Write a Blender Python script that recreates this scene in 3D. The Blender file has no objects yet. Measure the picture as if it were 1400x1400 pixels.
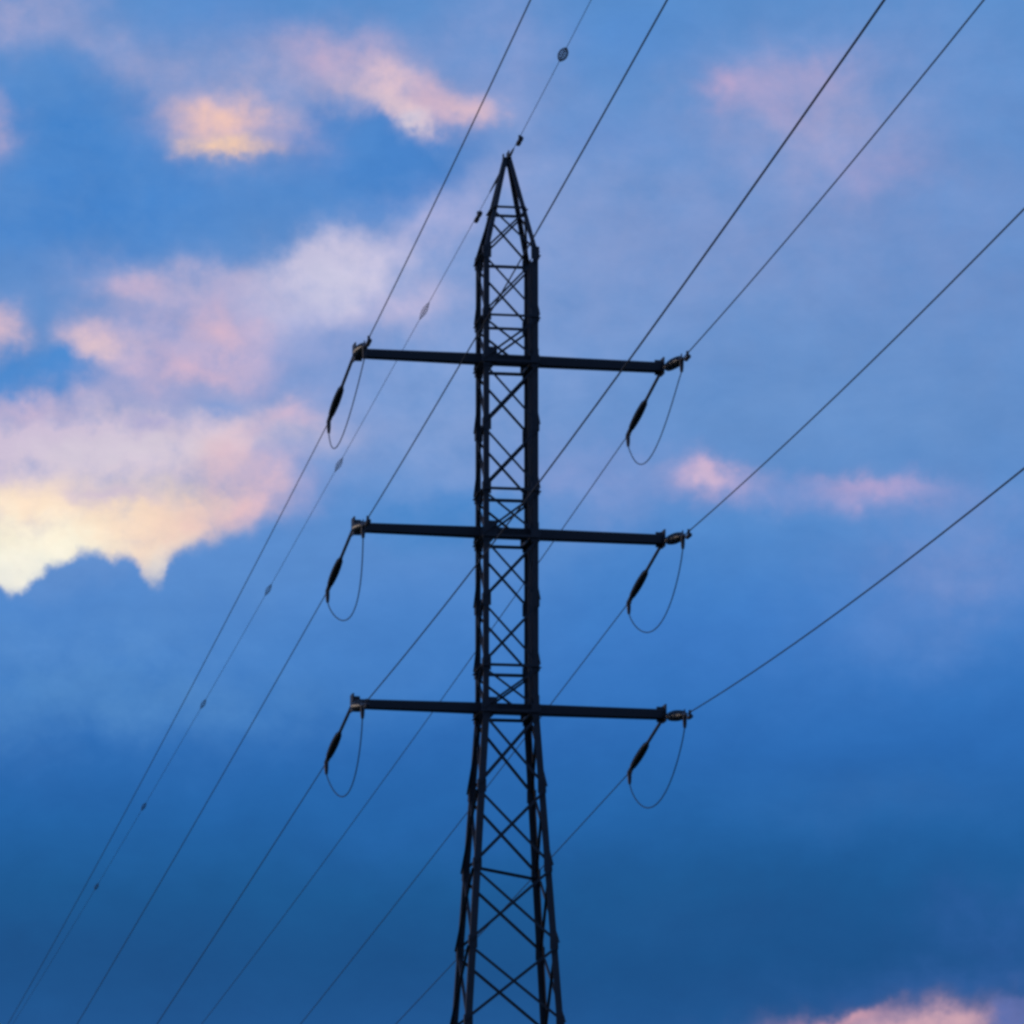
import bpy, bmesh, math, random
from mathutils import Vector, Matrix

SC = bpy.context.scene
COL = SC.collection
rng = random.Random(7)

# ------------------------------------------------------------------ camera
F_PX = 7579.4            # focal length in pixels of the 1400 px wide photograph
PITCH = 0.20793
cam_d = bpy.data.cameras.new('camera')
cam = bpy.data.objects.new('camera', cam_d)
COL.objects.link(cam)
cam.location = (0, 0, 1.6)
cam.rotation_euler = (math.pi / 2 + PITCH, 0, 0)
cam_d.sensor_width = 36
cam_d.lens = F_PX / 1400 * 36
cam_d.clip_start = 0.1
cam_d.clip_end = 20000
SC.camera = cam
SC.cycles.filter_width = 3.1
SC.cycles.max_bounces = 4

# ------------------------------------------------------------------ exposure
SC.view_settings.view_transform = 'Standard'
SC.view_settings.look = 'None'
SC.view_settings.exposure = 0
SC.view_settings.gamma = 1

# ------------------------------------------------------------------ sun
SUN_AZ = math.radians(-70)      # from the view direction, to the left
SUN_EL = math.radians(2.5)
sd = bpy.data.lights.new('sun', 'SUN')
sd.energy = 0.6
sd.angle = math.radians(3)
sd.color = (1.0, 0.80, 0.66)
so = bpy.data.objects.new('sun', sd)
COL.objects.link(so)
tosun = Vector((math.sin(SUN_AZ) * math.cos(SUN_EL), math.cos(SUN_AZ) * math.cos(SUN_EL), math.sin(SUN_EL)))
so.rotation_euler = tosun.to_track_quat('Z', 'Y').to_euler()

# ------------------------------------------------------------------ world: dusk sky and its clouds
def lin(c):
    r = []
    for v in c:
        v /= 255
        r.append(v / 12.92 if v <= 0.04045 else ((v + 0.055) / 1.055) ** 2.4)
    return tuple(r) + (1,)

W = bpy.data.worlds.new('World')
SC.world = W
W.use_nodes = True
NT = W.node_tree
NT.nodes.clear()

class G:
    """tiny helper for building node trees"""
    def __init__(self, nt): self.nt = nt
    def put(self, sock, v):
        if isinstance(v, bpy.types.NodeSocket): self.nt.links.new(v, sock)
        else: sock.default_value = v
    def math(self, op, a, b=None, c=None, clamp=False):
        n = self.nt.nodes.new('ShaderNodeMath'); n.operation = op; n.use_clamp = clamp
        self.put(n.inputs[0], a)
        if b is not None: self.put(n.inputs[1], b)
        if c is not None: self.put(n.inputs[2], c)
        return n.outputs[0]
    def vmath(self, op, a, b=None):
        n = self.nt.nodes.new('ShaderNodeVectorMath'); n.operation = op
        self.put(n.inputs[0], a)
        if b is not None: self.put(n.inputs[1], b)
        return n.outputs[1] if op in ('DOT_PRODUCT', 'LENGTH') else n.outputs[0]
    def xyz(self, x, y, z=0.0):
        n = self.nt.nodes.new('ShaderNodeCombineXYZ')
        for s, v in zip(n.inputs, (x, y, z)): self.put(s, v)
        return n.outputs[0]
    def sep(self, v):
        n = self.nt.nodes.new('ShaderNodeSeparateXYZ'); self.put(n.inputs[0], v); return n.outputs
    def noise(self, vec, scale, detail=3, rough=0.5, dist=0.0):
        n = self.nt.nodes.new('ShaderNodeTexNoise'); n.noise_dimensions = '3D'
        self.put(n.inputs['Vector'], vec); n.inputs['Scale'].default_value = scale
        n.inputs['Detail'].default_value = detail; n.inputs['Roughness'].default_value = rough
        n.inputs['Distortion'].default_value = dist
        return n
    def ramp(self, fac, stops, interp='LINEAR'):
        n = self.nt.nodes.new('ShaderNodeValToRGB'); r = n.color_ramp; r.interpolation = interp
        while len(r.elements) > 1: r.elements.remove(r.elements[-1])
        r.elements[0].position = stops[0][0]; r.elements[0].color = stops[0][1]
        for p, c in stops[1:]:
            e = r.elements.new(p); e.color = c
        self.put(n.inputs[0], fac)
        return n.outputs[0]
    def mix(self, fac, a, b, blend='MIX'):
        n = self.nt.nodes.new('ShaderNodeMix'); n.data_type = 'RGBA'; n.blend_type = blend
        self.put(n.inputs[0], fac); self.put(n.inputs[6], a); self.put(n.inputs[7], b)
        return n.outputs[2]
    def step(self, v, a, b, smooth=True):
        n = self.nt.nodes.new('ShaderNodeMapRange')
        n.interpolation_type = 'SMOOTHSTEP' if smooth else 'LINEAR'
        self.put(n.inputs[0], v); self.put(n.inputs[1], a); self.put(n.inputs[2], b)
        return n.outputs[0]

g = G(NT)
tc = NT.nodes.new('ShaderNodeTexCoord')
dx, dy, dz = g.sep(tc.outputs['Generated'])
el = g.math('ARCSINE', dz)
az = g.math('ARCTAN2', dx, dy)
K = F_PX / 1000                    # sky coordinates: azimuth / elevation in units of 0.132 rad
U = g.math('MULTIPLY_ADD', g.math('MULTIPLY', az, g.math('COSINE', el)), K, 0.700)
V = g.math('MULTIPLY_ADD', g.math('SUBTRACT', el, PITCH), -K, 0.700)
P0 = g.xyz(U, V)
# billowing: the clouds' coordinates pushed about by noise of three sizes
def push(vec, scale, amp, detail, seed):
    n = g.noise(g.vmath('ADD', vec, (seed, seed * 1.7, seed * .3)), scale, detail, .55)
    d = g.vmath('SUBTRACT', n.outputs['Color'], (.5, .5, .5))
    return g.vmath('MULTIPLY', d, (amp, amp * .8, 0))
P1 = g.vmath('ADD', P0, push(P0, 4.5, .10, 2, 3.1))
P2 = g.vmath('ADD', P1, push(P0, 13, .075, 3, 6.2))
P = g.vmath('ADD', P2, push(P0, 34, .044, 5, 9.4))
shred = g.noise(g.vmath('ADD', P0, (4.4, 1.3, 0)), 15, 6, .6)
shred = g.math('MULTIPLY_ADD', g.step(shred.outputs['Fac'], .30, .66, False), .62, .46)
PU, PV, _ = g.sep(P)
BV = g.math('ADD', g.math('MULTIPLY', V, .5), g.math('MULTIPLY', PV, .5))

def base_ramp(v):
    f = g.math('MULTIPLY_ADD', v, 1 / 4.0, 0.25)        # -1 .. 3
    st = [(-1, (70, 118, 186)), (-.2, (84, 138, 204)), (0.0, (88, 142, 206)), (.30, (93, 143, 207)), (.60, (95, 143, 206)),
          (.72, (80, 138, 207)), (.82, (64, 128, 203)), (.92, (50, 117, 194)), (1.02, (37, 105, 181)), (1.12, (25, 97, 167)),
          (1.22, (14, 87, 149)), (1.32, (10, 78, 138)), (1.42, (20, 84, 148)), (1.7, (40, 88, 150)), (2.1, (78, 100, 140)),
          (2.3, (70, 84, 110)), (2.4, (22, 26, 30))]
    return g.ramp(f, [((p + 1) / 4, lin(c)) for p, c in st])

col = base_ramp(BV)
bank = col
# the wider sky, beyond this view: loose broken cloud
far = g.noise(tc.outputs['Generated'], 7, 6, .6)
out_w = g.math('MULTIPLY', g.step(g.math('ABSOLUTE', g.math('SUBTRACT', U, .7)), 0.9, 1.6),
               g.step(far.outputs['Fac'], .48, .66))
col = g.mix(g.math('MULTIPLY', out_w, g.step(V, 2.2, 1.6)), col, lin((165, 150, 185)))

def cloud(col, x, y, rx, ry, rot, c, w=.9, p=1):
    """one patch of cloud: soft (p=1) or with a firmer edge (p=2)"""
    t = math.radians(rot)
    q = g.vmath('SUBTRACT', P, (x / 1000, y / 1000, 0))
    a = g.vmath('DOT_PRODUCT', q, (math.cos(t) / rx * 1000, math.sin(t) / rx * 1000, 0))
    b = g.vmath('DOT_PRODUCT', q, (-math.sin(t) / ry * 1000, math.cos(t) / ry * 1000, 0))
    r = g.math('MULTIPLY_ADD', a, a, g.math('MULTIPLY', b, b))
    if p == 2: r = g.math('MULTIPLY', r, r)
    k = g.math('MULTIPLY', g.math('POWER', math.e, g.math('MULTIPLY', r, -1.0)), w)
    k = g.math('MULTIPLY', k, shred)
    if p == 2: k = g.math('MULTIPLY', k, 1.3, clamp=True)
    return g.mix(k, col, lin(c))

CLOUDS = [     # x, y, half-sizes, tilt, colour, density, firmness of edge
    (119, 191, 150, 100, 0, (66, 132, 206), 0.95), (125, 299, 220, 70, -8, (66, 131, 206), 0.9), (309, 24, 120, 50, 0, (84, 141, 211), 0.7),
    (854, 58, 110, 60, 0, (78, 138, 209), 0.8), (811, 192, 110, 32, 0, (76, 136, 208), 0.75), (18, 25, 110, 46, -12, (168, 169, 211), 0.85),
    (223, 105, 150, 32, 30, (152, 162, 208), 0.8), (416, 117, 190, 60, 10, (160, 166, 209), 0.85), (680, 85, 90, 130, 0, (136, 158, 213), 0.8),
    (686, 339, 150, 130, 0, (146, 168, 220), 0.6), (836, 327, 260, 170, 0, (138, 160, 212), 0.7), (633, 560, 150, 180, 0, (140, 167, 220), 0.75),
    (485, 538, 80, 110, 0, (136, 162, 217), 0.7), (1175, 508, 300, 190, 0, (108, 148, 205), 0.6), (1198, 119, 180, 120, 0, (128, 156, 213), 0.6),
    (1051, 326, 230, 100, 0, (134, 155, 208), 0.6), (1342, 348, 160, 160, 0, (118, 146, 202), 0.6), (786, 667, 120, 60, 0, (138, 157, 213), 0.65),
    (518, 210, 128, 72, 0, (70, 131, 204), 0.97, 2), (445, 273, 110, 36, -5, (78, 138, 209), 0.8), (443, 189, 62, 40, 0, (76, 136, 207), 0.95, 2),
    (567, 313, 130, 44, -28, (176, 178, 221), 0.85), (437, 389, 130, 62, -18, (200, 196, 226), 0.97, 2),
    (452, 394, 80, 36, -10, (208, 208, 231), 0.7), (562, 426, 80, 36, -10, (200, 190, 222), 0.75), (250, 394, 130, 34, 2, (190, 180, 212), 0.9),
    (181, 393, 40, 16, 0, (204, 180, 208), 0.6), (265, 478, 135, 74, -5, (182, 174, 212), 0.9, 2), (423, 465, 58, 58, 0, (150, 166, 217), 0.75),
    (295, 450, 26, 34, -35, (220, 186, 206), 0.8), (352, 442, 26, 12, -20, (208, 186, 214), 0.7), (256, 508, 50, 20, 5, (218, 184, 206), 0.8),
    (208, 457, 40, 18, 0, (160, 166, 212), 0.5), (321, 181, 70, 42, 4, (214, 184, 204), 0.95), (308, 168, 44, 30, 0, (242, 200, 188), 0.9),
    (309, 211, 42, 16, 0, (255, 214, 178), 0.9), (319, 218, 46, 10, 0, (250, 206, 178), 0.6), (360, 192, 20, 13, 0, (156, 162, 206), 0.65),
    (467, 78, 84, 40, 8, (190, 172, 206), 0.85), (525, 123, 48, 30, 18, (238, 202, 208), 0.92), (538, 154, 38, 18, 32, (240, 210, 212), 0.92),
    (550, 171, 18, 10, 0, (226, 220, 230), 0.7), (585, 149, 42, 26, 0, (218, 184, 202), 0.85), (617, 153, 42, 16, -12, (218, 188, 204), 0.9),
    (1008, 119, 32, 26, 0, (204, 170, 204), 0.85), (1111, 100, 54, 34, 0, (184, 167, 206), 0.7), (1107, 171, 120, 74, 18, (164, 165, 208), 0.85),
    (1065, 138, 50, 34, 30, (180, 166, 208), 0.5), (1194, 245, 70, 34, 0, (162, 161, 209), 0.55), (-4, 190, 30, 42, 0, (182, 170, 206), 0.85),
    (-8, 469, 38, 34, 0, (224, 192, 206), 0.95), (145, 478, 48, 34, 5, (220, 192, 208), 0.95), (142, 483, 24, 16, 0, (230, 200, 204), 0.7),
    (50, 530, 96, 36, -10, (76, 138, 209), 0.95, 2), (123, 621, 310, 66, -6, (206, 192, 217), 0.97, 2),
    (185, 624, 180, 34, -8, (218, 208, 222), 0.85), (293, 620, 70, 24, -15, (226, 208, 216), 0.75), (379, 573, 54, 22, -22, (208, 182, 208), 0.9),
    (311, 639, 50, 46, -10, (228, 192, 204), 0.8), (369, 646, 44, 40, -30, (134, 162, 217), 0.85), (288, 560, 40, 17, 0, (124, 156, 214), 0.9),
    (256, 542, 44, 13, 0, (150, 164, 214), 0.6), (203, 578, 22, 12, 0, (172, 170, 216), 0.75), (345, 667, 56, 26, -28, (226, 192, 208), 0.85),
    (48, 566, 110, 18, -10, (208, 184, 210), 0.7), (410, 685, 46, 24, -25, (190, 176, 212), 0.6), (36, 723, 240, 60, -3, (250, 228, 208), 0.97, 2),
    (185, 730, 120, 52, -8, (253, 224, 198), 0.9, 2), (24, 759, 125, 60, -3, (255, 247, 224), 0.97, 2), (10, 778, 90, 40, 0, (255, 250, 232), 0.9, 2),
    (53, 686, 60, 26, 0, (250, 226, 200), 0.7), (261, 709, 66, 34, -12, (244, 208, 198), 0.85), (324, 695, 56, 24, -22, (236, 194, 198), 0.85),
    (147, 679, 54, 13, 4, (202, 186, 216), 0.85), (216, 776, 30, 30, 0, (255, 238, 216), 0.9), (972, 672, 60, 22, 6, (224, 186, 212), 0.95),
    (963, 675, 30, 12, 0, (240, 202, 216), 0.7), (1195, 682, 80, 17, 3, (196, 170, 210), 0.85), (1096, 692, 220, 22, 3, (134, 152, 210), 0.5),
    (1313, 768, 150, 80, -8, (126, 150, 209), 0.65), (1213, 870, 130, 46, 0, (102, 143, 208), 0.45),
]
for c in CLOUDS: col = cloud(col, *c)

# the dark cloud bank in front of the glow: its billowed top edge by azimuth
EDGE = [(-300, 830), (-120, 800), (-40, 800), (0, 804), (16, 821), (30, 808), (46, 794), (62, 788), (76, 774), (88, 771), (100, 764), (108, 757), (126, 754), (140, 757), (150, 764), (168, 761), (182, 764), (190, 774), (199, 795), (209, 810), (220, 801), (232, 780), (244, 760), (262, 752), (275, 742), (300, 732), (340, 718), (380, 703), (420, 688), (500, 672), (600, 655), (700, 645)]
Q = g.vmath('ADD', g.vmath('ADD', P0, push(P0, 21, .012, 2, 5.5)), push(P0, 46, .030, 3, 2.5))
QU, QV, _ = g.sep(Q)
e = g.ramp(g.math('ADD', QU, .3), [((x + 300) / 1000, (y / 1000,) * 3 + (1,)) for x, y in EDGE])
wid = g.math('ADD', .014, g.math('MULTIPLY', g.step(U, .24, .6, False), .09))
m = g.step(g.math('SUBTRACT', QV, e), g.math('MULTIPLY', wid, -.6), wid)
m = g.math('MULTIPLY', m, g.step(U, .85, .45))
bank = g.mix(g.math('MULTIPLY', g.step(V, .95, .74), .35), bank, lin((110, 152, 215)))
col = g.mix(g.math('MULTIPLY', m, .97), col, bank)
LOW = [     # x, y, half-sizes, tilt, colour, density, firmness of edge
    (130, 892, 330, 80, 0, (84, 140, 208), 0.95), (153, 967, 280, 50, 0, (80, 138, 202), 0.8), (548, 893, 200, 60, 0, (70, 130, 203), 0.5),
    (619, 716, 130, 46, 0, (76, 136, 205), 0.9, 2), (327, 795, 170, 50, -10, (88, 140, 206), 0.6), (991, 882, 240, 70, 0, (56, 119, 198), 0.6),
    (856, 779, 130, 40, 0, (62, 125, 200), 0.5), (1088, 1268, 260, 80, -4, (16, 80, 142), 0.7), (954, 1232, 160, 60, 0, (20, 84, 145), 0.5),
    (110, 1341, 280, 100, 0, (14, 78, 138), 0.6), (1197, 1096, 180, 50, 0, (46, 104, 172), 0.5), (1372, 1266, 100, 60, 0, (48, 98, 172), 0.55),
    (1303, 1351, 200, 26, 0, (50, 98, 170), 0.5), (636, 1134, 200, 50, 0, (34, 100, 176), 0.4), (1183, 1433, 150, 36, -6, (206, 164, 184), 0.95),
    (1256, 1419, 110, 26, -5, (212, 168, 184), 0.95), (1287, 1411, 44, 10, -3, (218, 174, 184), 0.6), (1150, 1396, 60, 14, -6, (214, 162, 178), 0.7),
    (1409, 1405, 50, 36, 0, (92, 112, 178), 0.8, 2),
]
for c in LOW: col = cloud(col, *c)
# fine unevenness of the vapour
fine = g.noise(g.vmath('MULTIPLY', P1, (.7, 1.25, 1)), 9, 8, .66)
col = g.mix(1.0, col, g.ramp(fine.outputs['Fac'], [(.28, (.90, .925, .945, 1)), (.72, (1.10, 1.075, 1.055, 1))]), 'MULTIPLY')

sky = NT.nodes.new('ShaderNodeTexSky')
sky.sky_type = 'NISHITA'
sky.sun_disc = False
sky.sun_elevation = SUN_EL
sky.sun_rotation = SUN_AZ
bg_sky = NT.nodes.new('ShaderNodeBackground'); bg_sky.inputs[1].default_value = 0.08
bg_cl = NT.nodes.new('ShaderNodeBackground'); bg_cl.inputs[1].default_value = 1.03
NT.links.new(sky.outputs[0], bg_sky.inputs[0]); NT.links.new(col, bg_cl.inputs[0])
mx = NT.nodes.new('ShaderNodeMixShader'); mx.inputs[0].default_value = 0.93
NT.links.new(bg_sky.outputs[0], mx.inputs[1]); NT.links.new(bg_cl.outputs[0], mx.inputs[2])
wo = NT.nodes.new('ShaderNodeOutputWorld')
NT.links.new(mx.outputs[0], wo.inputs[0])
W.cycles.sampling_method = 'MANUAL'
W.cycles.sample_map_resolution = 512

# ------------------------------------------------------------------ materials
def mat(name, c0, c1, rough=.6, metal=0.0, scale=6.0, bump=0.0):
    m = bpy.data.materials.new(name); m.use_nodes = True
    nt = m.node_tree; h = G(nt); b = nt.nodes['Principled BSDF']
    t = nt.nodes.new('ShaderNodeTexCoord')
    n = h.noise(t.outputs['Object'], scale, 6, .65)
    cr = h.ramp(n.outputs['Fac'], [(.3, tuple(c0) + (1,)), (.7, tuple(c1) + (1,))])
    nt.links.new(cr, b.inputs['Base Color'])
    b.inputs['Metallic'].default_value = metal
    rr = h.math('MULTIPLY_ADD', n.outputs['Fac'], .25, rough - .12)
    nt.links.new(rr, b.inputs['Roughness'])
    if bump:
        bn = nt.nodes.new('ShaderNodeBump'); bn.inputs['Strength'].default_value = bump
        nt.links.new(n.outputs['Fac'], bn.inputs['Height']); nt.links.new(bn.outputs[0], b.inputs['Normal'])
    return m

M_STEEL = mat('weathered_steel', (.018, .019, .021), (.040, .040, .042), .62, .1, 5.0)
M_ARM = mat('crossarm_steel', (.012, .0135, .016), (.024, .025, .027), .6, .1, 4.0)
M_FIT = mat('galvanised_fitting', (.024, .025, .027), (.045, .045, .048), .55, .1, 14.0)
M_SHED = mat('insulator_glaze', (.012, .018, .018), (.024, .031, .030), .35, 0, 9.0)
M_WIRE = mat('aluminium_cable', (.014, .016, .020), (.024, .027, .032), .65, 0, 3.0)
M_MARK = mat('marker_plastic', (.045, .045, .05), (.07, .07, .075), .6, 0, 9.0)
M_CONC = mat('concrete', (.24, .235, .225), (.34, .33, .32), .85, 0, 9.0, .2)
M_GROUND = mat('grass_field', (.030, .042, .016), (.062, .070, .028), .95, 0, .35, .3)

# ------------------------------------------------------------------ mesh helpers
def obj(name, bm, m, parent=None, smooth=False):
    me = bpy.data.meshes.new(name)
    bmesh.ops.recalc_face_normals(bm, faces=bm.faces)
    bm.to_mesh(me); bm.free()
    me.materials.append(m)
    if smooth:
        for p in me.polygons: p.use_smooth = True
    o = bpy.data.objects.new(name, me); COL.objects.link(o)
    if parent is not None: o.parent = parent
    return o

def tag(o, label, cat, group=None):
    o['label'] = label; o['category'] = cat
    if group: o['group'] = group
    return o

def empty(name, loc, rot=None):
    o = bpy.data.objects.new(name, None); COL.objects.link(o)
    o.empty_display_size = .2
    o.location = loc
    if rot is not None: o.rotation_euler = rot
    return o

def loft(bm, rings, cap=True, closed=True):
    vs = [[bm.verts.new(p) for p in r] for r in rings]
    n = len(vs[0])
    for a, b in zip(vs[:-1], vs[1:]):
        for i in range(n if closed else n - 1):
            j = (i + 1) % n
            bm.faces.new((a[i], a[j], b[j], b[i]))
    if cap:
        bm.faces.new(vs[0][::-1]); bm.faces.new(vs[-1])

def angle_iron(bm, pts, w, t, d1, d2):
    """an L-section bar along pts, its heel on the line, flanges along d1 and d2"""
    prof = [(0, 0), (w, 0), (w, t), (t, t), (t, w), (0, w)]
    rings = []
    for i, p in enumerate(pts):
        e1, e2 = (d1[i], d2[i]) if isinstance(d1, list) else (d1, d2)
        rings.append([p + e1 * a + e2 * b for a, b in prof])
    loft(bm, rings)

def plate(bm, c, ex, ey, ez):
    """a flat plate: half-extent vectors ex, ey and thickness vector ez"""
    r = [[c + s * ez + a * ex + b * ey for a, b in ((-1, -1), (1, -1), (1, 1), (-1, 1))] for s in (-.5, .5)]
    loft(bm, r)

def tube(bm, pts, rad, n=8, cap=True):
    rings = []
    up0 = None
    for i, p in enumerate(pts):
        d = (pts[min(i + 1, len(pts) - 1)] - pts[max(i - 1, 0)]).normalized()
        if up0 is None:
            ref = Vector((0, 0, 1)) if abs(d.z) < .9 else Vector((1, 0, 0))
        else: ref = up0
        x = d.cross(ref).normalized(); y = x.cross(d).normalized(); up0 = y
        r = rad[i] if isinstance(rad, (list, tuple)) else rad
        rings.append([p + x * r * math.cos(2 * math.pi * k / n) + y * r * math.sin(2 * math.pi * k / n) for k in range(n)])
    loft(bm, rings, cap)

def lathe_x(bm, prof, n=16):
    """profile (x, radius) turned round the local x axis"""
    rings = [[Vector((x, r * math.cos(2 * math.pi * k / n), r * math.sin(2 * math.pi * k / n))) for k in range(n)] for x, r in prof]
    loft(bm, rings)

# ------------------------------------------------------------------ ground
bm = bmesh.new()
bmesh.ops.create_grid(bm, x_segments=8, y_segments=8, size=6000)
gr = obj('ground', bm, M_GROUND)
gr['kind'] = 'structure'

# ------------------------------------------------------------------ pylon
D = 110.0
PSI = 0.19947        # yaw of the crossarms
PSI_B = 0.158        # yaw of the lattice body
BASE = Vector((-0.064, D, 0))
FOOT = Vector((-0.105, D, 0))
R = Vector((math.cos(PSI), math.sin(PSI), 0))       # along the crossarms, to the right
B = Vector((-math.sin(PSI), math.cos(PSI), 0))      # to the rear
Z = Vector((0, 0, 1))

def zpix(y):      # height on the tower axis seen at that row of the photograph
    return 1.6 + D * math.tan(PITCH + math.atan((700 - y) / F_PX))

Z_WAIST, Z_SHOULDER, Z_TOP = 20.75, zpix(353), 32.18
A_BODY = 0.560
def half(z):
    if z >= Z_SHOULDER: return A_BODY + (0.095 - A_BODY) * (z - Z_SHOULDER) / (Z_TOP - Z_SHOULDER)
    if z >= Z_WAIST: return A_BODY
    return A_BODY + 0.0655 * (Z_WAIST - z)

pylon = empty('pylon', FOOT)
tag(pylon, 'dark steel lattice pylon with three level crossarms and a tapered peak', 'pylon')
X_ = Vector((1, 0, 0)); Y_ = Vector((0, 1, 0))
pylon.rotation_euler = (0, 0, PSI_B)                  # local x along the arms, local y to the rear

def corner(sx, sy, z):
    a = half(z); return Vector((sx * a, sy * a, z))

for sx, sy in ((-1, -1), (1, -1), (1, 1), (-1, 1)):
    bm = bmesh.new()
    zs = [0.15, Z_WAIST, Z_SHOULDER, Z_TOP]
    w = .125
    for z0, z1, ww in ((zs[0], zs[1], .135), (zs[1], zs[2], .115), (zs[2], zs[3], .095)):
        angle_iron(bm, [corner(sx, sy, z0), corner(sx, sy, z1 + (0 if z1 == Z_TOP else .0))], ww, .014, X_ * -sx, Y_ * -sy)
    # splice plates where two lengths of leg meet
    for z in (Z_WAIST - .05, 9.6):
        c = corner(sx, sy, z)
        plate(bm, c + Vector((-sx * .062, sy * .008, 0)), X_ * .052, Z * .26, Y_ * .012)
        plate(bm, c + Vector((sx * .008, -sy * .062, 0)), Y_ * .052, Z * .26, X_ * .012)
    obj('leg', bm, M_STEEL, pylon)
    bm = bmesh.new()
    c = corner(sx, sy, 0)
    rr = [[Vector((c.x + a * r, c.y + b * r, z)) for a, b in ((-1, -1), (1, -1), (1, 1), (-1, 1))] for r, z in ((.45, -.3), (.45, .18), (.40, .24))]
    loft(bm, rr)
    obj('footing', bm, M_CONC, pylon)

FACES = [((-1, -1), (1, -1)), ((1, -1), (1, 1)), ((1, 1), (-1, 1)), ((-1, 1), (-1, -1))]     # front, right, rear, left

def face_n(f):
    (ax, ay), (bx, by) = f
    return Vector(((ax + bx) / 2, (ay + by) / 2, 0))

def bar(bm, p, q, n, w, t=.008, off=0.0):
    """an L-bar between two points on a face with outward normal n"""
    p = p + n * off; q = q + n * off
    d = (q - p).normalized()
    s = n.cross(d).normalized()
    angle_iron(bm, [p - s * w / 2, q - s * w / 2], w, t, s, n * 1.0 if off >= 0 else n * -1.0)

def cross_brace(f, z0, z1, w):
    (a, b) = f; n = face_n(f)
    bm = bmesh.new()
    i0, i1 = z0 + .05, z1 - .05
    bar(bm, corner(*a, i0), corner(*b, i1), n, w, off=.002)
    bar(bm, corner(*b, i0), corner(*a, i1), n, w, off=-.016)
    # gusset plates bolted over the leg flanges at the lower joints, and the bolt where the bars cross
    for c, o in ((a, b), (b, a)):
        p = corner(*c, z0 + .02); d = Vector((o[0] - c[0], o[1] - c[1], 0)).normalized()
        plate(bm, p + d * .065 + n * .010, d * .085, Z * .13, n * .010)
    obj('cross_brace', bm, M_STEEL, pylon)

def strut(f, z, w=.055):
    (a, b) = f; n = face_n(f)
    bm = bmesh.new()
    bar(bm, corner(*a, z), corner(*b, z), n, w, off=.003)
    obj('strut', bm, M_STEEL, pylon)

LV = [zpix(y) for y in (289, 355, 440, 502, 589, 676, 740, 828, 916, 978, 1083, 1191, 1297, 1406)] + [12.55, 10.7, 8.65, 6.35, 3.7, .45]
for k, (zt, zb) in enumerate(zip(LV[:-1], LV[1:])):
    w = .040 if k < 2 else .045 if k < 9 else .055
    for f in FACES: cross_brace(f, zb, zt, w)
for y in (289, 440, 502, 676, 740, 916, 978):
    for f in FACES: strut(f, zpix(y), .05 if y < 500 else .06)
for f in FACES[1:]: strut(f, zpix(355), .055)
for z in (8.65, .45):
    for f in FACES: strut(f, z, .07)
# plan bracing across the body
for y in (1191, 1640):
    z = zpix(y) - .03
    bm = bmesh.new()
    p, q = corner(-1, -1, z), corner(1, 1, z)
    d = (q - p).normalized()
    angle_iron(bm, [p, q], .055, .008, d.cross(Z).normalized(), -Z)
    obj('plan_brace', bm, M_STEEL, pylon)
# climbing ladder inside the right-hand face of the straight shaft
bm = bmesh.new()
z0, z1 = Z_WAIST + .1, Z_SHOULDER - .1
for y in (-.13, .06, .25):
    plate(bm, Vector((A_BODY - .05, y, (z0 + z1) / 2)), X_ * .034, Z * ((z1 - z0) / 2), Y_ * .045)
n = int((z1 - z0) / .28)
for k in range(n):
    z = z0 + .1 + k * .28
    tube(bm, [Vector((A_BODY - .05, -.12, z)), Vector((A_BODY - .05, .24, z))], .014, 6)
obj('ladder', bm, M_ARM, pylon)
# peak
bm = bmesh.new()
rr = [[Vector((a * r, b * r, z)) for a, b in ((-1, -1), (1, -1), (1, 1), (-1, 1))] for r, z in ((.088, Z_TOP - .10), (.088, Z_TOP + .06))]
loft(bm, rr)
plate(bm, Vector((.0, -.12, Z_TOP + .09)), Y_ * .14, Z * .07, X_ * .02)
plate(bm, Vector((-.075, 0, Z_TOP + .09)), X_ * .012, Z * .05, Y_ * .10)
obj('peak_plate', bm, M_STEEL, pylon)

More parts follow.
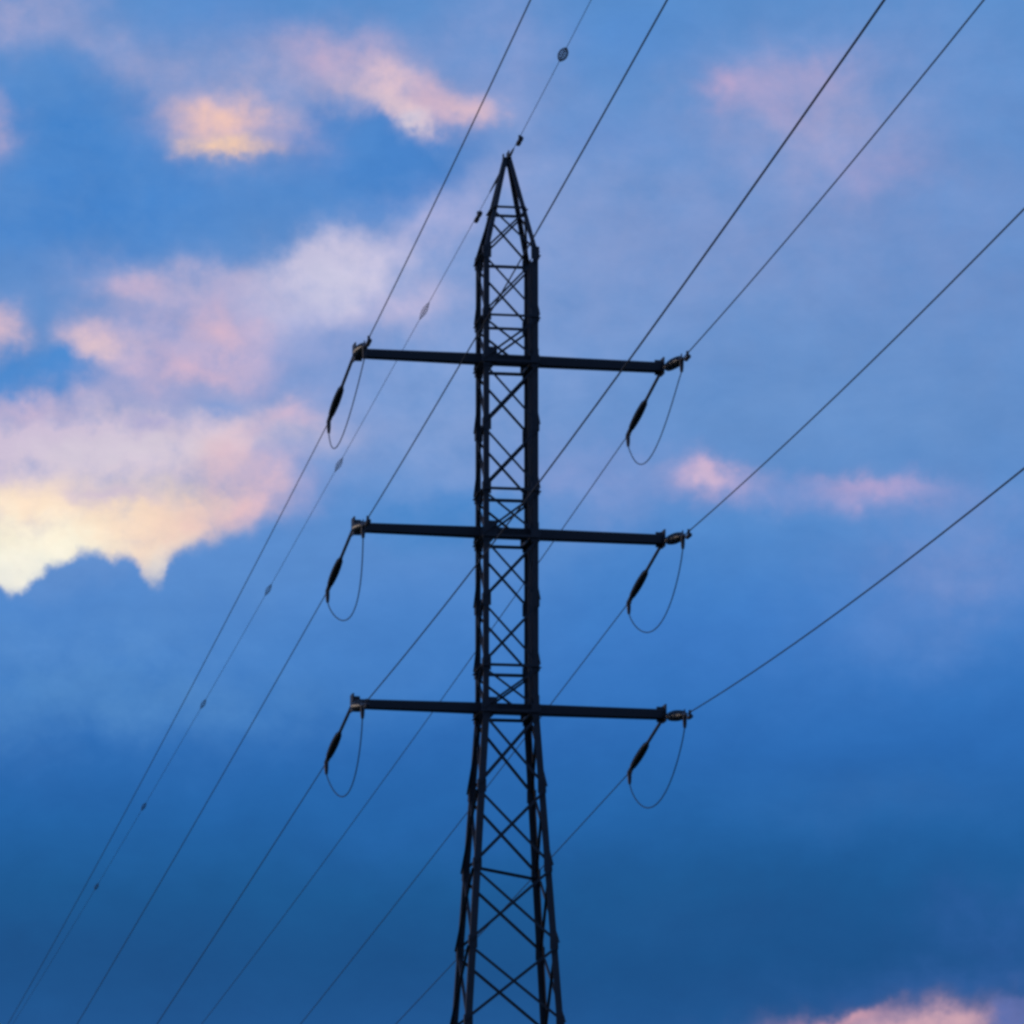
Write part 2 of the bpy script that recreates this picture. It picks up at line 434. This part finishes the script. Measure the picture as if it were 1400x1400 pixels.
# crossarms: square hollow beams through the body with flanged ends
ARM_Z = [27.965, 24.36, 20.75]
ARM_L, ARM_R = 3.20, 3.21
for z in ARM_Z:
    bm = bmesh.new()
    h = .108
    ch = .022
    prof = [(-h + ch, -h), (h - ch, -h), (h, -h + ch), (h, h - ch), (h - ch, h), (-h + ch, h), (-h, h - ch), (-h, -h + ch)]
    xs = [-ARM_L + .02, -1.7, -.6, .6, 1.7, ARM_R - .02]
    sc = [.84, .92, 1, 1, .96, .92]
    loft(bm, [[Vector((x, a * s, z + b * s)) for a, b in prof] for x, s in zip(xs, sc)])
    arm = obj('crossarm', bm, M_ARM, pylon)
    arm.location = (.041, 0, 0)
    arm.rotation_euler = (0, 0, PSI - PSI_B)
    for sx, xe in ((-1, -ARM_L), (1, ARM_R)):
        bm = bmesh.new()
        plate(bm, Vector((xe, 0, z + .02)), Y_ * .16, Z * .175, X_ * .028)
        # lugs for the strings, fore and aft, and small stiffeners
        for sy in (-1, 1):
            plate(bm, Vector((xe - sx * .03, sy * .17, z - .06)), Y_ * .07, Z * .06, X_ * .025)
        plate(bm, Vector((xe - sx * .09, 0, z + .13)), X_ * .07, Z * .03, Y_ * .014)
        plate(bm, Vector((xe - sx * .09, 0, z - .13)), X_ * .07, Z * .03, Y_ * .014)
        obj('end_plate', bm, M_ARM, arm)
    # clamps holding the beam to the four legs
    for sx in (-1, 1):
        bm = bmesh.new()
        for sy in (-1, 1):
            plate(bm, Vector((sx * (A_BODY - .13), sy * (A_BODY - .035), z)), X_ * .085, Z * .15, Y_ * .014)
        plate(bm, Vector((sx * (A_BODY - .13), 0, z - .145)), X_ * .07, Y_ * (A_BODY - .06), Z * .06)
        obj('beam_seat', bm, M_ARM, arm)

# ------------------------------------------------------------------ insulator strings
def dir_fwd(azi, s):  return Vector((math.sin(azi), -math.cos(azi), -s))
def dir_back(azi, s): return Vector((-math.sin(azi), math.cos(azi), -s))

def sheds(x0, x1, r, core, pitch):
    prof = [(x0, .025), (x0, core + .008), (x0 + .10, core + .008), (x0 + .10, core)]
    n = int((x1 - x0 - .22) / pitch)
    st = (x1 - x0 - .22) / n
    for i in range(n):
        x = x0 + .11 + i * st
        f = r * (.62 + .38 * math.sin(math.pi * min(1, .12 + .80 * (i + .5) / n)) ** .8)
        prof += [(x + st * .15, core), (x + st * .30, f), (x + st * .42, f), (x + st * .85, core)]
    prof += [(x1 - .10, core), (x1 - .10, core + .012), (x1, core + .012), (x1, .025)]
    return prof

def make_string(name, link, body, length, rs):
    """local +x runs from the crossarm to the conductor, +z up"""
    root = empty(name, (0, 0, 0))
    bm = bmesh.new()
    tube(bm, [Vector((0, 0, 0)), Vector((.10, 0, 0))], .032, 8)
    tube(bm, [Vector((.05, 0, 0)), Vector((link - .05, 0, 0))], .034 if link > 1 else .024, 8)
    tube(bm, [Vector((link - .10, 0, 0)), Vector((link + .02, 0, 0))], .036, 8)
    obj('link', bm, M_FIT, root)
    bm = bmesh.new()
    lathe_x(bm, sheds(link, body, rs, .038, .075), 14)
    obj('insulator_body', bm, M_SHED, root, True)
    bm = bmesh.new()
    lathe_x(bm, [(body - .01, .03), (body, .045), (body + .08, .05), (length - .12, .042), (length, .022)], 10)
    lug = length - .16
    tube(bm, [Vector((lug, 0, 0)), Vector((lug - .01, 0, -.10)), Vector((lug, 0, -.18)), Vector((lug + .01, 0, -.26))], [.046, .044, .04, .03], 8)
    plate(bm, Vector((body + .05, 0, 0)), X_ * .035, Z * .11, Y_ * .02)
    obj('clamp', bm, M_FIT, root)
    return root, Vector((lug + .01, 0, -.25))

def copy_tree(o, parent=None):
    c = o.copy(); COL.objects.link(c)
    if parent is not None: c.parent = parent
    for ch in o.children: copy_tree(ch, c)
    return c

def aim(root, d):
    azi = math.atan2(d.y, d.x); elv = math.asin(d.normalized().z)
    root.rotation_euler = (0, -elv, azi)
    return Matrix.Translation(root.location) @ Matrix.Rotation(azi, 4, 'Z') @ Matrix.Rotation(-elv, 4, 'Y')

ends = []
for side, xa in (('left', -ARM_L), ('right', ARM_R)):
    for lev, z in zip(('top', 'middle', 'bottom'), ARM_Z):
        ends.append((side, lev, BASE + R * xa + Z * (z - .05)))

LI, SIF, SIB, PF, PB = 3.86624, .15736, .14436, .10349, .16948
FIT_F = [(.1085, .0719), (.1153, .0608), (.1066, .0788), (.0750, .1194), (.0733, .1141), (.0544, .1209)]
FIT_B = [(.1560, .0225), (.1743, .0619), (.1748, .0635), (.1517, .0289), (.1717, .0638), (.1752, .0553)]
CF, CB = .00025, .0001

fwd, fwd_lug = make_string('tension_insulator', .72, 2.72, 2.98, .112)
back, back_lug = make_string('tension_insulator', 1.72, 3.40, 3.84, .084)
GI = 'tension insulators at the crossarm ends'
used = {'f': False, 'b': False}

def sagline(S, d, c, T, t0=0.0, n=70):
    out = []
    for i in range(n):
        t = t0 + (T - t0) * (i / (n - 1)) ** 1.3
        out.append(S + d * t + Z * (c * t * t))
    return out

CABLE_R = .0118
for i, (side, lev, A) in enumerate(ends):
    # --- towards the viewer
    az_, s_ = FIT_F[i]
    Fend = A + dir_fwd(PF, SIF).normalized() * LI + Z * .04
    dw = dir_fwd(az_, s_)
    S = Fend - dw * .86
    r = fwd if not used['f'] else copy_tree(fwd)
    used['f'] = True
    d = S - A
    r.location = A
    r.location = S - d.normalized() * 2.98 if d.length > 2.98 else A
    mf = aim(r, S - r.location)
    tag(r, f'dark ribbed insulator pointing towards the viewer from the {side} end of the {lev} crossarm', 'insulator', GI)
    pts = sagline(S - dw * .05, dw, CF, 330)
    bm = bmesh.new(); tube(bm, pts, CABLE_R, 8)
    o = obj('conductor_cable', bm, M_WIRE, None, True)
    tag(o, f'power line cable rising to the upper right from the {side} end of the {lev} crossarm', 'cable', 'power line cables towards the viewer')
    # vibration damper clamped just beyond the string
    dm = empty('vibration_damper', Fend)
    aim(dm, dw)
    bm = bmesh.new()
    lathe_x(bm, [(-.26, .02), (-.25, .045), (-.10, .045), (-.08, .02), (-.07, .008), (.07, .008), (.08, .02), (.10, .045), (.25, .045), (.26, .02)], 10)
    bmesh.ops.translate(bm, verts=bm.verts, vec=(0, 0, -.09))
    obj('weights', bm, M_FIT, dm, True)
    bm = bmesh.new(); plate(bm, Vector((0, 0, -.03)), X_ * .025, Z * .075, Y_ * .05)
    obj('clamp', bm, M_FIT, dm)
    tag(dm, f'small dark damper on the cable just beyond the {side} end of the {lev} crossarm', 'damper', 'dampers on the cables beside the crossarms')
    # --- away from the viewer
    az_, s_ = FIT_B[i]
    dB = dir_back(PB, SIB).normalized()
    r = back if not used['b'] else copy_tree(back)
    used['b'] = True
    r.location = A + B * .10
    mb = aim(r, dB)
    S2 = r.location + dB * 3.80
    tag(r, f'thin insulator slanting down and away from the {side} end of the {lev} crossarm', 'insulator', GI)
    bm = bmesh.new(); tube(bm, sagline(S2, dir_back(az_, s_), CB, 420), CABLE_R * .9, 8)
    o = obj('conductor_cable', bm, M_WIRE, None, True)
    tag(o, f'power line cable falling to the lower left from the {side} end of the {lev} crossarm', 'cable', 'power line cables leading away')
    # --- jumper loop between the two strings
    p, q = mf @ fwd_lug, mb @ back_lug
    drop = (.90, .88, .95, .97, .93, .95)[i]
    sk, sw, tk = ((.95, .10, 1.1), (.8, -.16, 1.0), (.9, -.08, .9), (1.0, .06, 1.15), (.85, -.05, .95), (.8, -.03, 1.05))[i]
    pts = []
    for k in range(33):
        t = k / 32
        s = 4 * t ** tk * (1 - t) / (4 * (tk / (1 + tk)) ** tk / (1 + tk))
        pts.append(p.lerp(q, t) - Z * drop * s ** sk - R * sw * s)
    bm = bmesh.new(); tube(bm, pts, .0118, 8)
    o = obj('jumper_cable', bm, M_WIRE, None, True)
    tag(o, f'slack jumper loop hanging below the {side} end of the {lev} crossarm', 'cable', 'jumper loops below the crossarm ends')

# ------------------------------------------------------------------ shield wire and what hangs on it
TOP = BASE + Z * (32.252)
dF, dBk = dir_fwd(.1022, .0791), dir_back(.1684, .0401)
for d, c, T, lab in ((dF, CF, 330, 'thin earth wire rising to the upper right from the pylon peak'),
                     (dBk, CB, 420, 'thin earth wire with dark markers falling to the lower left from the pylon peak')):
    bm = bmesh.new(); tube(bm, sagline(TOP + d * .1, d, c, T), .0065, 8)
    # armour rods and dead-end grip next to the peak
    L = 1.0 if d is dF else 2.4
    tube(bm, [TOP + d * t + Z * c * t * t for t in (.05, .15, L * .7, L)], [.034, .034, .024, .012], 8)
    tag(obj('shield_wire', bm, M_WIRE, None, True), lab, 'cable', 'earth wires at the pylon peak')

def on_wire(d, c, t): return TOP + d * t + Z * c * t * t

for d, c, t, lab in ((dF, CF, 2.15, 'damper on the earth wire just above the pylon peak'), (dBk, CB, 3.9, 'damper on the earth wire just left of the pylon peak')):
    dm = empty('vibration_damper', on_wire(d, c, t)); aim(dm, d)
    bm = bmesh.new()
    lathe_x(bm, [(-.30, .02), (-.29, .05), (-.10, .05), (-.08, .02), (-.07, .008), (.07, .008), (.08, .02), (.10, .05), (.29, .05), (.30, .02)], 10)
    bmesh.ops.translate(bm, verts=bm.verts, vec=(0, 0, -.08))
    obj('weights', bm, M_FIT, dm, True)
    bm = bmesh.new(); plate(bm, Vector((0, 0, -.03)), X_ * .03, Z * .07, Y_ * .05)
    obj('clamp', bm, M_FIT, dm)
    tag(dm, lab, 'damper', 'dampers on the earth wire')

bm = bmesh.new()
pts = []
for k in range(181):
    t = k / 180
    rad = .008 + .050 * math.sin(math.pi * t) ** 1.2
    a = 2 * math.pi * 9 * t
    pts.append(Vector(((t - .5) * 1.4, rad * math.cos(a), rad * math.sin(a))))
tube(bm, pts, .006, 6)
div = obj('bird_diverter', bm, M_MARK, None, True)
SPOTS = [(dF, CF, 10.0, 'spiral marker on the earth wire above the pylon peak, near the top edge'),
         (dBk, CB, 11.4, 'spiral marker on the earth wire above the left half of the top crossarm'),
         (dBk, CB, 25.4, 'spiral marker on the earth wire beside the jumper loop at the top left'),
         (dBk, CB, 39.4, 'spiral marker on the earth wire just below the edge of the lit cloud'),
         (dBk, CB, 55.0, 'spiral marker on the earth wire level with the bottom crossarm'),
         (dBk, CB, 72.2, 'spiral marker on the earth wire, second lowest at the lower left'),
         (dBk, CB, 88.5, 'lowest spiral marker on the earth wire at the lower left')]
for i, (d, c, t, lab) in enumerate(SPOTS):
    o = div if i == 0 else div.copy()
    if i: COL.objects.link(o)
    o.location = on_wire(d, c, t); aim(o, d + Z * 2 * c * t)
    o.scale = (.8, 1.5, 1.5) if d is dF else (1, 1, 1)        # a wider coil on this span
    tag(o, lab, 'marker', 'spiral markers along the earth wire')
